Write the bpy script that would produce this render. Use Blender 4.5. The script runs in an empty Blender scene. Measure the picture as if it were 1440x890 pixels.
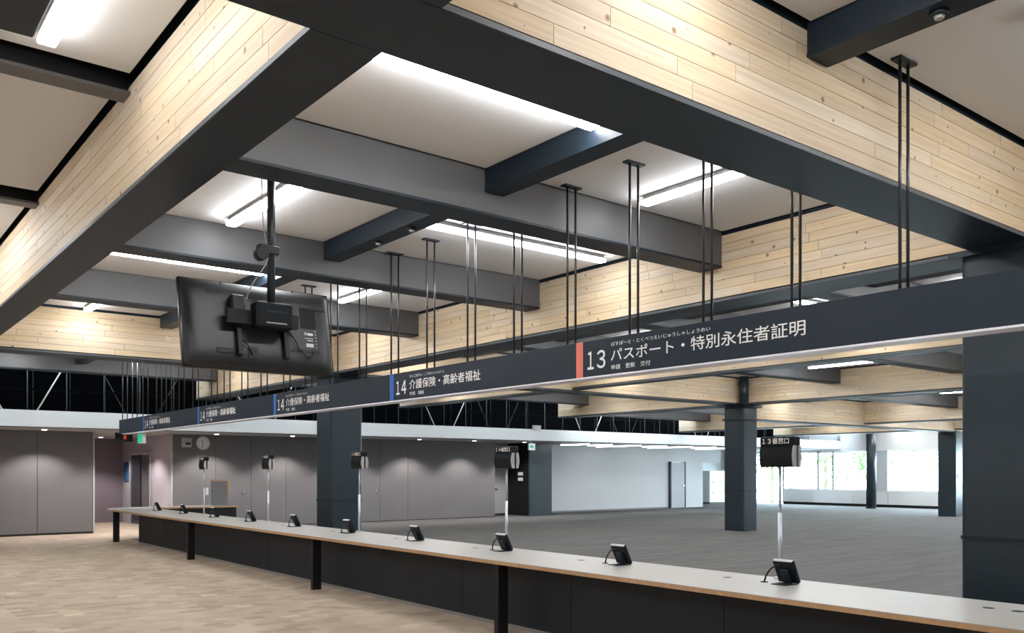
import bpy, bmesh, math, random
from mathutils import Vector, Matrix

random.seed(7)
scene = bpy.context.scene
C = scene.collection

# ------------------------------------------------------------------ camera
# world axes: X = along the cross girders (into the office), Y = along the counter, Z up.
EYE = 1.65
cam_d = bpy.data.cameras.new('camera')
cam_d.sensor_fit = 'HORIZONTAL'
cam_d.sensor_width = 36.0
cam_d.lens = 36.0 * 1234.0 / 1440.0
cam_d.shift_y = 217.0 / 1440.0
cam_d.clip_start = 0.05
cam_d.clip_end = 300
cam = bpy.data.objects.new('camera', cam_d)
cam.location = (0, 0, EYE)
cam.rotation_euler = (math.radians(90), 0, -math.atan2(0.6204, 0.7845))
C.objects.link(cam)
scene.camera = cam

# ------------------------------------------------------------------ world, exposure
LED = 18.0
w = bpy.data.worlds.new('world')
scene.world = w
w.use_nodes = True
nt = w.node_tree
bg = nt.nodes['Background']
bg.inputs[0].default_value = (0.72, 0.86, 1.0, 1)
bg.inputs[1].default_value = 14.0
vs = scene.view_settings
vs.view_transform = 'Standard'
vs.look = 'None'
vs.gamma = 1.0
vs.use_curve_mapping = False
vs.exposure = 1.42
scene.cycles.use_denoising = True
scene.cycles.max_bounces = 8
scene.cycles.diffuse_bounces = 5
scene.cycles.sample_clamp_indirect = 6.0
scene.cycles.caustics_reflective = False
scene.cycles.caustics_refractive = False


# ------------------------------------------------------------------ materials
def mat(name, col, rough=0.6, metal=0.0, spec=0.4, noise=0.0, nscale=8.0, emit=None):
    m = bpy.data.materials.new(name)
    m.use_nodes = True
    n = m.node_tree.nodes
    l = m.node_tree.links
    b = n['Principled BSDF']
    b.inputs['Base Color'].default_value = (*col, 1)
    b.inputs['Roughness'].default_value = rough
    b.inputs['Metallic'].default_value = metal
    b.inputs['Specular IOR Level'].default_value = spec
    if emit:
        b.inputs['Emission Color'].default_value = (*emit[0], 1)
        b.inputs['Emission Strength'].default_value = emit[1]
    if noise > 0:
        g = n.new('ShaderNodeNewGeometry')
        t = n.new('ShaderNodeTexNoise')
        t.inputs['Scale'].default_value = nscale
        t.inputs['Detail'].default_value = 4
        l.new(g.outputs['Position'], t.inputs['Vector'])
        r = n.new('ShaderNodeValToRGB')
        r.color_ramp.elements[0].position = 0.3
        r.color_ramp.elements[1].position = 0.7
        r.color_ramp.elements[0].color = (*[c * (1 - noise) for c in col], 1)
        r.color_ramp.elements[1].color = (*[min(1, c * (1 + noise)) for c in col], 1)
        l.new(t.outputs['Fac'], r.inputs['Fac'])
        l.new(r.outputs['Color'], b.inputs['Base Color'])
    return m


def node(nt, typ, **kw):
    n = nt.nodes.new(typ)
    for k, v in kw.items():
        setattr(n, k, v)
    return n


def math_node(nt, op, a, b=None, clamp=False):
    n = nt.nodes.new('ShaderNodeMath')
    n.operation = op
    n.use_clamp = clamp
    for i, v in enumerate((a, b)):
        if v is None:
            continue
        if isinstance(v, (int, float)):
            n.inputs[i].default_value = v
        else:
            nt.links.new(v, n.inputs[i])
    return n.outputs[0]


def wood_mat(name, axis):
    """pale knotty lumber, grain along world axis 0 (X) or 1 (Y)"""
    m = bpy.data.materials.new(name)
    m.use_nodes = True
    t = m.node_tree
    L = t.links
    b = t.nodes['Principled BSDF']
    geo = node(t, 'ShaderNodeNewGeometry')
    oi = node(t, 'ShaderNodeObjectInfo')
    rnd = math_node(t, 'FRACT', math_node(t, 'ADD', oi.outputs['Random'], geo.outputs['Random Per Island']))
    sep = node(t, 'ShaderNodeSeparateXYZ')
    L.new(geo.outputs['Position'], sep.inputs[0])
    along = sep.outputs[axis]
    off = math_node(t, 'MULTIPLY', rnd, 37.0)
    al = math_node(t, 'ADD', along, off)
    # grain
    cb = node(t, 'ShaderNodeCombineXYZ')
    L.new(math_node(t, 'MULTIPLY', al, 1.2), cb.inputs[0])
    L.new(math_node(t, 'MULTIPLY', sep.outputs[2], 45.0), cb.inputs[1])
    L.new(off, cb.inputs[2])
    ns = node(t, 'ShaderNodeTexNoise')
    ns.inputs['Scale'].default_value = 1.0
    ns.inputs['Detail'].default_value = 5
    ns.inputs['Roughness'].default_value = 0.6
    L.new(cb.outputs[0], ns.inputs['Vector'])
    rp = node(t, 'ShaderNodeValToRGB')
    rp.color_ramp.elements[0].position = 0.28
    rp.color_ramp.elements[0].color = (0.60, 0.455, 0.29, 1)
    rp.color_ramp.elements[1].position = 0.72
    rp.color_ramp.elements[1].color = (0.76, 0.63, 0.455, 1)
    L.new(ns.outputs['Fac'], rp.inputs['Fac'])
    # board to board tone
    hsv = node(t, 'ShaderNodeHueSaturation')
    L.new(math_node(t, 'ADD', math_node(t, 'MULTIPLY', rnd, 0.16), 0.92), hsv.inputs['Value'])
    L.new(math_node(t, 'ADD', math_node(t, 'MULTIPLY', math_node(t, 'FRACT', math_node(t, 'MULTIPLY', rnd, 7.31)), 0.3), 0.82), hsv.inputs['Saturation'])
    L.new(rp.outputs['Color'], hsv.inputs['Color'])
    # knots
    c2 = node(t, 'ShaderNodeCombineXYZ')
    L.new(al, c2.inputs[0])
    L.new(math_node(t, 'MULTIPLY', sep.outputs[2], 1.0), c2.inputs[1])
    vo = node(t, 'ShaderNodeTexVoronoi')
    vo.voronoi_dimensions = '2D'
    vo.inputs['Scale'].default_value = 4.3
    L.new(c2.outputs[0], vo.inputs['Vector'])
    sc = node(t, 'ShaderNodeSeparateColor')
    L.new(vo.outputs['Color'], sc.inputs[0])
    size = math_node(t, 'MULTIPLY', math_node(t, 'POWER', sc.outputs[0], 1.7), 0.10)
    k = math_node(t, 'DIVIDE', vo.outputs['Distance'], math_node(t, 'ADD', size, 0.008))
    kr = node(t, 'ShaderNodeValToRGB')
    kr.color_ramp.elements[0].position = 0.45
    kr.color_ramp.elements[0].color = (1, 1, 1, 1)
    kr.color_ramp.elements[1].position = 1.0
    kr.color_ramp.elements[1].color = (0, 0, 0, 1)
    L.new(k, kr.inputs['Fac'])
    mx = node(t, 'ShaderNodeMix', data_type='RGBA')
    L.new(math_node(t, 'MULTIPLY', kr.outputs['Color'], 0.85), mx.inputs['Factor'])
    L.new(hsv.outputs['Color'], mx.inputs['A'])
    mx.inputs['B'].default_value = (0.20, 0.10, 0.055, 1)
    L.new(mx.outputs['Result'], b.inputs['Base Color'])
    b.inputs['Roughness'].default_value = 0.55
    b.inputs['Specular IOR Level'].default_value = 0.3
    return m


def carpet_mat(name, stops, bw, bh, streak):
    m = bpy.data.materials.new(name)
    m.use_nodes = True
    t = m.node_tree
    L = t.links
    b = t.nodes['Principled BSDF']
    geo = node(t, 'ShaderNodeNewGeometry')
    br = node(t, 'ShaderNodeTexBrick')
    br.inputs['Scale'].default_value = 1.0
    br.inputs['Mortar Size'].default_value = 0.0
    br.inputs['Brick Width'].default_value = bw
    br.inputs['Row Height'].default_value = bh
    br.inputs['Color1'].default_value = (0, 0, 0, 1)
    br.inputs['Color2'].default_value = (1, 1, 1, 1)
    br.offset = 0.37
    L.new(geo.outputs['Position'], br.inputs['Vector'])
    mp = node(t, 'ShaderNodeMapping')
    mp.inputs['Scale'].default_value = streak
    L.new(geo.outputs['Position'], mp.inputs['Vector'])
    ns = node(t, 'ShaderNodeTexNoise')
    ns.inputs['Scale'].default_value = 1.0
    ns.inputs['Detail'].default_value = 3
    L.new(mp.outputs[0], ns.inputs['Vector'])
    fac = math_node(t, 'ADD', math_node(t, 'MULTIPLY', br.outputs['Color'], 0.7), math_node(t, 'MULTIPLY', ns.outputs['Fac'], 0.3))
    rp = node(t, 'ShaderNodeValToRGB')
    e = rp.color_ramp.elements
    while len(e) < len(stops):
        e.new(0.5)
    for i, (p, c) in enumerate(stops):
        e[i].position = p
        e[i].color = (*c, 1)
    L.new(fac, rp.inputs['Fac'])
    L.new(rp.outputs['Color'], b.inputs['Base Color'])
    n2 = node(t, 'ShaderNodeTexNoise')
    n2.inputs['Scale'].default_value = 260
    L.new(geo.outputs['Position'], n2.inputs['Vector'])
    bp = node(t, 'ShaderNodeBump')
    bp.inputs['Strength'].default_value = 0.25
    bp.inputs['Distance'].default_value = 0.004
    L.new(n2.outputs['Fac'], bp.inputs['Height'])
    L.new(bp.outputs[0], b.inputs['Normal'])
    b.inputs['Roughness'].default_value = 0.95
    b.inputs['Specular IOR Level'].default_value = 0.1
    return m


M = {}
M['wood_x'] = wood_mat('knotty_lumber_x', 0)
M['wood_y'] = wood_mat('knotty_lumber_y', 1)
M['steel'] = mat('dark_blue_grey_paint', (0.0118, 0.0208, 0.0320), 0.45, spec=0.28, noise=0.12, nscale=5)
M['column'] = mat('column_fire_coating', (0.017, 0.028, 0.036), 0.36, noise=0.10, nscale=4)
M['edge'] = mat('flange_edge_lit_grey', (0.085, 0.095, 0.105), 0.45)  # paler than the flange: the light on its edge is put into the colour
M['beam'] = mat('grey_beam_paint', (0.115, 0.117, 0.121), 0.5, noise=0.04, nscale=3)
M['panel'] = mat('ceiling_panel_white', (0.69, 0.685, 0.685), 0.9, spec=0.15, noise=0.02, nscale=60)
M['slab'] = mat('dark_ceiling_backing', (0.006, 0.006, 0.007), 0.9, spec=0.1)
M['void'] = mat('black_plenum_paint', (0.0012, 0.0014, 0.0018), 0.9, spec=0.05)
M['fascia'] = mat('fascia_white', (0.58, 0.575, 0.55), 0.8, spec=0.2)
M['lowceil'] = mat('low_ceiling_grey', (0.42, 0.42, 0.42), 0.9, spec=0.1)
M['led'] = mat('led_diffuser', (0.9, 0.9, 0.9), 0.5, emit=((0.96, 0.98, 1.0), LED))
M['led_soft'] = mat('led_diffuser_soft', (0.9, 0.9, 0.9), 0.5, emit=((0.96, 0.98, 1.0), LED * 0.55))
M['led_low'] = mat('led_diffuser_low', (0.9, 0.9, 0.9), 0.5, emit=((0.96, 0.98, 1.0), 5.0))
M['housing'] = mat('led_housing', (0.42, 0.42, 0.43), 0.5)
M['rod'] = mat('rod_metal', (0.06, 0.062, 0.066), 0.28, metal=0.6)
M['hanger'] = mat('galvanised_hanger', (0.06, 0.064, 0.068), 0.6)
M['shaded_rod'] = mat('shaded_hanger', (0.012, 0.013, 0.015), 0.7)  # rear-row copy of the hanger colour with the shade painted in
M['brace_shade'] = mat('brace_shaded', (0.035, 0.035, 0.035), 0.7)  # rear copy of the cream brace, darkened to paint in the shade
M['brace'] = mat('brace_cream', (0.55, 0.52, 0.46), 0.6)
M['sign'] = mat('sign_slate', (0.0100, 0.0195, 0.0330), 0.5, spec=0.3, noise=0.05, nscale=30)
M['white'] = mat('plain_white', (0.80, 0.80, 0.80), 0.6)
M['sign_under'] = mat('sign_underside_white', (0.78, 0.78, 0.86), 0.35)
M['letter'] = mat('white_lettering', (0.85, 0.85, 0.83), 0.6)
M['coral'] = mat('coral_stripe', (0.78, 0.20, 0.15), 0.6)
M['blue'] = mat('blue_stripe', (0.03, 0.14, 0.46), 0.6)
M['laminate'] = mat('counter_laminate', (0.36, 0.347, 0.322), 0.35, spec=0.4, noise=0.02, nscale=3)
M['ply'] = mat('plywood_edge', (0.42, 0.25, 0.13), 0.6, noise=0.12, nscale=25)
M['black'] = mat('black_metal', (0.004, 0.004, 0.005), 0.5)
M['kick'] = mat('counter_front_dark', (0.0085, 0.0125, 0.0175), 0.6, noise=0.08, nscale=2)
M['trimgrey'] = mat('pale_floor_trim', (0.22, 0.21, 0.20), 0.6)
M['wall_grey'] = mat('wall_panel_grey', (0.155, 0.148, 0.149), 0.7, spec=0.3, noise=0.03, nscale=2)
M['joint'] = mat('wall_joint_dark', (0.02, 0.02, 0.02), 0.9)
M['wall_white'] = mat('wall_white', (0.62, 0.62, 0.62), 0.9, spec=0.1)
M['wall_mauve'] = mat('lift_wall_mauve', (0.45, 0.41, 0.45), 0.8)
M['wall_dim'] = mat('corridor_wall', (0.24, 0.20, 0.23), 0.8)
M['door_grey'] = mat('door_grey', (0.42, 0.42, 0.43), 0.6)
M['liftdoor'] = mat('lift_door_steel', (0.20, 0.19, 0.20), 0.4, metal=0.5)
M['darkglass'] = mat('dark_glass', (0.03, 0.03, 0.035), 0.2)
M['plastic'] = mat('black_plastic', (0.005, 0.0075, 0.0105), 0.5, spec=0.22, noise=0.05, nscale=20)
M['tvback'] = mat('tv_back_plastic', (0.011, 0.013, 0.016), 0.38, spec=0.5)
M['gloss'] = mat('gloss_black', (0.006, 0.006, 0.007), 0.12)
M['silver'] = mat('brushed_silver', (0.55, 0.58, 0.62), 0.3, metal=0.7)
M['greyrim'] = mat('pale_grey_rim', (0.42, 0.41, 0.40), 0.5)
M['green'] = mat('exit_green', (0.01, 0.30, 0.16), 0.5, emit=((0.01, 0.40, 0.20), 0.35))
M['exit_white'] = mat('exit_face', (0.8, 0.9, 0.85), 0.5, emit=((0.85, 1.0, 0.95), 0.22))
M['red'] = mat('red_lamp', (0.5, 0.03, 0.02), 0.5, emit=((0.9, 0.08, 0.03), 0.12))
M['paper'] = mat('printed_label', (0.7, 0.7, 0.7), 0.7)
M['poster'] = mat('blue_notice', (0.05, 0.13, 0.30), 0.6, noise=0.4, nscale=9)
M['downlight'] = mat('downlight_lens', (1, 1, 1), 0.5, emit=((1, 0.97, 0.93), 8.0))
M['leaf'] = mat('tree_leaf', (0.10, 0.24, 0.05), 0.6, noise=0.4, nscale=3)
M['bark'] = mat('tree_bark', (0.10, 0.075, 0.05), 0.9)
M['ground'] = mat('outside_ground', (0.45, 0.45, 0.43), 0.9)
M['carpet'] = carpet_mat('carpet_brown_mix', [
    (0.10, (0.285, 0.222, 0.172)), (0.30, (0.345, 0.272, 0.212)), (0.50, (0.372, 0.297, 0.231)),
    (0.72, (0.392, 0.318, 0.247)), (0.83, (0.412, 0.338, 0.262)), (0.90, (0.53, 0.445, 0.33))], 0.22, 0.15, (1.2, 2.0, 1))
M['carpet_grey'] = carpet_mat('carpet_grey_streak', [
    (0.15, (0.094, 0.089, 0.086)), (0.5, (0.106, 0.101, 0.097)), (0.85, (0.119, 0.114, 0.110))], 1.0, 0.12, (0.7, 7.0, 1))


def glass_mat():
    m = bpy.data.materials.new('window_glass')
    m.use_nodes = True
    t = m.node_tree
    t.nodes.remove(t.nodes['Principled BSDF'])
    tr = node(t, 'ShaderNodeBsdfTransparent')
    tr.inputs[0].default_value = (0.93, 0.97, 0.97, 1)
    gl = node(t, 'ShaderNodeBsdfGlossy')
    gl.inputs['Roughness'].default_value = 0.02
    mx = node(t, 'ShaderNodeMixShader')
    mx.inputs[0].default_value = 0.06
    t.links.new(tr.outputs[0], mx.inputs[1])
    t.links.new(gl.outputs[0], mx.inputs[2])
    t.links.new(mx.outputs[0], t.nodes['Material Output'].inputs[0])
    return m


M['glass'] = glass_mat()


# ------------------------------------------------------------------ builders
def wloc(o):
    v = Vector((0, 0, 0))
    while o is not None:
        v = v + o.location
        o = o.parent
    return v


class MB:
    """collects shapes in world coordinates, links them as one mesh object"""

    def __init__(self):
        self.bm = bmesh.new()

    def box(self, lo, hi, bevel=0.0, seg=1, mtx=None):
        tmp = bmesh.new()
        bmesh.ops.create_cube(tmp, size=1.0)
        lo = Vector(lo)
        hi = Vector(hi)
        for v in tmp.verts:
            v.co = Vector((lo[i] + (v.co[i] + 0.5) * (hi[i] - lo[i]) for i in range(3)))
        if bevel > 0:
            bmesh.ops.bevel(tmp, geom=tmp.edges[:], offset=bevel, segments=seg, affect='EDGES', profile=0.5)
        self._add(tmp, mtx)
        return self

    def cyl(self, p0, p1, r0, r1=None, n=12, caps=True):
        r1 = r0 if r1 is None else r1
        p0 = Vector(p0)
        p1 = Vector(p1)
        d = p1 - p0
        q = Vector((0, 0, 1)).rotation_difference(d.normalized()).to_matrix()
        tmp = bmesh.new()
        a, b = [], []
        for i in range(n):
            t = 2 * math.pi * i / n
            c = Vector((math.cos(t), math.sin(t), 0))
            a.append(tmp.verts.new(p0 + q @ (c * r0)))
            b.append(tmp.verts.new(p1 + q @ (c * r1)))
        for i in range(n):
            j = (i + 1) % n
            f = tmp.faces.new((a[i], a[j], b[j], b[i]))
            f.smooth = True
        if caps:
            tmp.faces.new(a[::-1])
            tmp.faces.new(b)
        self._add(tmp)
        return self

    def tube(self, pts, r, n=8):
        for i in range(len(pts) - 1):
            self.cyl(pts[i], pts[i + 1], r, n=n)
        return self

    def prism(self, poly, axis, lo, hi):
        """poly of 2D points extruded along axis (0,1,2)"""
        tmp = bmesh.new()

        def P(p, h):
            if axis == 2:
                return (p[0], p[1], h)
            if axis == 1:
                return (p[0], h, p[1])
            return (h, p[0], p[1])
        a = [tmp.verts.new(P(p, lo)) for p in poly]
        b = [tmp.verts.new(P(p, hi)) for p in poly]
        tmp.faces.new(a)
        tmp.faces.new(b)
        for i in range(len(poly)):
            j = (i + 1) % len(poly)
            tmp.faces.new((a[i], a[j], b[j], b[i]))
        bmesh.ops.recalc_face_normals(tmp, faces=tmp.faces[:])
        self._add(tmp)
        return self

    def _add(self, tmp, mtx=None):
        if mtx is not None:
            tmp.transform(mtx)
        me = bpy.data.meshes.new('tmp')
        tmp.to_mesh(me)
        tmp.free()
        self.bm.from_mesh(me)
        bpy.data.meshes.remove(me)

    def build(self, name, m, parent=None, origin=None):
        me = bpy.data.meshes.new(name)
        if origin is None:
            if parent is not None:
                origin = wloc(parent)
            else:
                lo = [min(v.co[i] for v in self.bm.verts) for i in range(3)]
                hi = [max(v.co[i] for v in self.bm.verts) for i in range(3)]
                origin = Vector(((lo[0] + hi[0]) / 2, (lo[1] + hi[1]) / 2, lo[2]))
        origin = Vector(origin)
        self.bm.transform(Matrix.Translation(-origin))
        self.bm.to_mesh(me)
        self.bm.free()
        me.materials.append(m)
        o = bpy.data.objects.new(name, me)
        C.objects.link(o)
        if parent is not None:
            o.parent = parent
            o.location = origin - wloc(parent)
        else:
            o.location = origin
        return o


def bx(name, lo, hi, m, parent=None, bevel=0.0, seg=1):
    return MB().box(lo, hi, bevel, seg).build(name, m, parent)


def thing(name, loc, label, cat, group=None):
    o = bpy.data.objects.new(name, None)
    o.empty_display_size = 0.2
    C.objects.link(o)
    o.location = loc
    return tag(o, label, cat, group)


def tag(o, label, cat, group=None, kind=None):
    o['label'] = label
    o['category'] = cat
    if group:
        o['group'] = group
    if kind:
        o['kind'] = kind
    return o


def struct(o):
    o['kind'] = 'structure'
    return o


def sempty(name, loc):
    o = bpy.data.objects.new(name, None)
    C.objects.link(o)
    o.location = loc
    return struct(o)


def text_mesh(name, s, face, y_left, width, z0, height, m, parent, x=None, mode='-X', pos=None):
    """flat lettering on a face looking towards -X: starts at Y=y_left, runs towards -Y"""
    cu = bpy.data.curves.new(name, 'FONT')
    cu.body = s
    cu.size = 1.0
    cu.extrude = 0.0
    cu.offset = face
    cu.resolution_u = 3
    tmp = bpy.data.objects.new(name, cu)
    C.objects.link(tmp)
    dg = bpy.context.evaluated_depsgraph_get()
    dg.update()
    me = bpy.data.meshes.new_from_object(tmp.evaluated_get(dg))
    bpy.data.objects.remove(tmp)
    xs = [v.co.x for v in me.vertices]
    ys = [v.co.y for v in me.vertices]
    x0, x1, y0, y1 = min(xs), max(xs), min(ys), max(ys)
    org = wloc(parent)
    # words set apart by a gap become lettering pieces of their own
    spans = sorted((min(me.vertices[i].co.x for i in p.vertices), max(me.vertices[i].co.x for i in p.vertices)) for p in me.polygons)
    groups = [list(spans[0])]
    for a, b in spans[1:]:
        if a - groups[-1][1] > 0.24:
            groups.append([a, b])
        else:
            groups[-1][1] = max(groups[-1][1], b)
    out = None
    for g0, g1 in groups:
        polys = [p for p in me.polygons if g0 - 1e-4 <= me.vertices[p.vertices[0]].co.x <= g1 + 1e-4]
        idx = {}
        vs_, fs = [], []
        for p in polys:
            f = []
            for i in p.vertices:
                if i not in idx:
                    idx[i] = len(vs_)
                    c = me.vertices[i].co
                    vs_.append(Vector((x, y_left - (c.x - x0) / (x1 - x0) * width, z0 + (c.y - y0) / (y1 - y0) * height)) - org)
                f.append(idx[i])
            fs.append(f)
        m2 = bpy.data.meshes.new(name)
        m2.from_pydata(vs_, [], fs)
        m2.materials.append(m)
        out = bpy.data.objects.new(name, m2)
        C.objects.link(out)
        out.parent = parent
    bpy.data.meshes.remove(me)
    return out


unit = bpy.data.meshes.new('plank')
_b = bmesh.new()
bmesh.ops.create_cube(_b, size=1.0)
_b.to_mesh(unit)
_b.free()
plank_mesh = {}
for ax in ('wood_x', 'wood_y'):
    plank_mesh[ax] = unit.copy()
    plank_mesh[ax].materials.append(M[ax])

COURSE = 0.0895


def planks(parent, axis, face, side, a0, a1, zb, zt, single):
    """board cladding on a girder face. axis 0: girder along X (face is a Y coordinate), 1: along Y."""
    wm = 'wood_x' if axis == 0 else 'wood_y'
    n = max(1, round((zt - zb) / COURSE))
    ch = (zt - zb) / n
    org = wloc(parent)
    rnd = random.Random(int(face * 1000) + int(a0 * 77) + axis)
    mb = None if single else MB()
    for i in range(n):
        a = a0 - rnd.uniform(0, 1.2)
        while a < a1:
            ln = rnd.choice((0.92, 1.25, 1.6, 1.85, 2.1))
            s = max(a, a0)
            e = min(a + ln, a1)
            a += ln
            if e - s < 0.05:
                continue
            th = 0.022 + rnd.uniform(-0.0012, 0.0012)
            f0, f1 = (face, face - side * th)
            c = (s + e) / 2
            f = (f0 + f1) / 2
            z = zb + (i + 0.5) * ch
            g = 0.0032
            if axis == 0:
                loc, scl = Vector((c, f, z)), (e - s - 0.003, th, ch - g)
            else:
                loc, scl = Vector((f, c, z)), (th, e - s - 0.003, ch - g)
            if single:
                o = bpy.data.objects.new('plank', plank_mesh[wm])
                C.objects.link(o)
                o.parent = parent
                o.location = loc - org
                o.scale = scl
            else:
                h = Vector(scl) / 2
                mb.box(loc - h, loc + h)
    if not single:
        o = mb.build('planking', M[wm], parent)
        o['kind'] = 'stuff'


def girder(axis, pos, a0, a1, width, label, zb=1.81, zt=2.515, ztop=2.64, near='joined', far='joined', group=None):
    """steel girder clad in boards on both faces, dark flange below, dark recess above. heights relative to the eye"""
    zb, zt, ztop = zb + EYE, zt + EYE, ztop + EYE
    mid = (a0 + a1) / 2
    t = thing('timber_clad_girder', (mid, pos, zb) if axis == 0 else (pos, mid, zb), label, 'girder', group)
    hw = width / 2

    def B(name, w2, z0, z1, m, off=0.0):
        if axis == 0:
            return bx(name, (a0, pos - w2, z0), (a1, pos + w2, z1), m, t)
        return bx(name, (pos - w2, a0, z0), (pos + w2, a1, z1), m, t)
    B('flange', hw + 0.014, zb, zb + 0.030, M['steel'])
    B('web', hw - 0.024, zb + 0.030, ztop, M['steel'])
    for q in (-1, 1):  # thin strips that paint the flange edges as lit
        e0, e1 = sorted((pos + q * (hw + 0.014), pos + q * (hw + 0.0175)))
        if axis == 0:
            bx('lit_edge_strip', (a0, e0, zb + 0.003), (a1, e1, zb + 0.030), M['edge'], t)
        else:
            bx('lit_edge_strip', (e0, a0, zb + 0.003), (e1, a1, zb + 0.030), M['edge'], t)
    if near:
        planks(t, axis, pos - hw, -1, a0, a1, zb + 0.045, zt, near == 'single')
    if far:
        planks(t, axis, pos + hw, 1, a0, a1, zb + 0.045, zt, far == 'single')
    return t


# ------------------------------------------------------------------ grid
XG = [-4.35, 1.75, 7.80, 13.75, 20.10, 26.25, 32.40, 38.4]   # girder lines along Y
XW = [0.30, 0.30, 0.43, 0.30, 0.43, 0.30, 0.43]
YB = [3.10 + 3.02 * k for k in range(-3, 7)]                  # cross lines along X, k = -3..6
G1Y, G4Y = 3.10, 15.18
CW = 0.43
CEIL = 2.55
NORTH = 21.6
SOUTH = -6.0


def dz(ci):
    return -0.33 if XG[ci] > 19.9 else 0.0


# ------------------------------------------------------------------ floor
struct(MB().prism([(-5, SOUTH), (5.95, SOUTH), (5.95, 22.5), (7.76, 22.5), (7.76, 30.4), (-5, 30.4)], 2, -0.1, 0).build('floor', M['carpet']))
struct(MB().prism([(5.95, SOUTH), (38.2, SOUTH), (38.2, 30.4), (7.76, 30.4), (7.76, 22.5), (5.95, 22.5)], 2, -0.1, 0).build('floor_office', M['carpet_grey']))

# ------------------------------------------------------------------ ceiling: dark backing with white panels
ceiling = sempty('ceiling', (16, 8, EYE + 2.66))
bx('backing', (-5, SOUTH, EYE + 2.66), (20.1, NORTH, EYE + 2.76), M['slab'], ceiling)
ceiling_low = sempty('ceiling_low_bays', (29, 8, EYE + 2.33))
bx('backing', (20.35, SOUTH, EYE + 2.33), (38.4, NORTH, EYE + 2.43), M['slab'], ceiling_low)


def joist_x(ci):
    return XG[ci] + 2.78


GAP = 0.032
KS = range(-3, 6)
for ci in range(7):
    x0 = XG[ci] + (XW[ci] / 2 if ci > 0 else 0) + GAP
    x1 = XG[ci + 1] - (XW[ci + 1] / 2 if ci + 1 < 7 else 0) - GAP
    jx = joist_x(ci)
    for k in KS:
        ya, yb = 3.10 + 3.02 * k, 3.10 + 3.02 * (k + 1)
        y0 = ya + (CW / 2 if k in (0, 4) else 0.15) + GAP
        y1 = yb - (CW / 2 if k in (-1, 3) else 0.15) - GAP
        if k == -3:
            y0 = SOUTH
        z = EYE + CEIL + dz(ci)
        for (a, b) in ((x0, jx - 0.105 - 0.01), (jx + 0.105 + 0.01, x1)):
            bx('ceiling_panel', (a, y0, z), (b, y1, z + 0.05), M['panel'], ceiling if dz(ci) == 0 else ceiling_low)

# ------------------------------------------------------------------ girders
girder(0, G1Y, -4.35, 20.1, CW, 'long timber-clad girder crossing over the sign to the big column beside it', near='single')
girder(0, G4Y, -4.35, 20.1, CW, 'long timber-clad cross girder over the column behind the far counter displays', near='single')
girder(0, G4Y, 20.1, 37.55, CW, 'deep low timber-clad girder reaching towards the windows beyond the free-standing column', zb=1.40, zt=2.18, ztop=2.30)
seg = [(SOUTH, G1Y - CW / 2 - 0.018, 'behind'), (G1Y + CW / 2 + 0.018, G4Y - CW / 2 - 0.018, 'main'), (G4Y + CW / 2 + 0.018, 22.6, 'past')]
NAMES = {1: 'timber-clad girder on the waiting side of the television', 2: 'timber-clad girder running between the two columns behind the counter',
         3: 'timber-clad girder over the office floor midway to the free-standing column',
         4: 'timber-clad girder resting on the free-standing office column',
         5: 'low timber-clad girder midway between free-standing column and windows',
         6: 'low timber-clad girder on the column next to the windows'}
PAST = {1: 'end piece of the television-side girder running to the black void',
        2: 'end piece of girder from the counter column to the black void',
        3: 'end piece of the midway office girder running to the black void',
        4: 'end piece of girder from the free-standing column to the black void',
        5: 'low girder end piece past the free-standing column, by the black void',
        6: 'low girder end piece next to the windows, by the black void'}
BEH = {1: 'rear piece of the television-side girder behind the bare crossing', 2: 'rear piece of girder behind the big column by the sign'}
for gi in range(1, 7):
    low = gi >= 5
    kw = dict(zb=1.48, zt=2.18, ztop=2.31) if low else dict(zb=1.875) if gi == 3 else {}
    girder(1, XG[gi], seg[1][0], seg[1][1], XW[gi], NAMES[gi], near='single' if gi in (1, 2) else 'joined', **kw)
    girder(1, XG[gi], seg[2][0], seg[2][1], XW[gi], PAST[gi], **kw)
    if gi in BEH:
        girder(1, XG[gi], seg[0][0], seg[0][1], XW[gi], BEH[gi], **kw)

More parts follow.
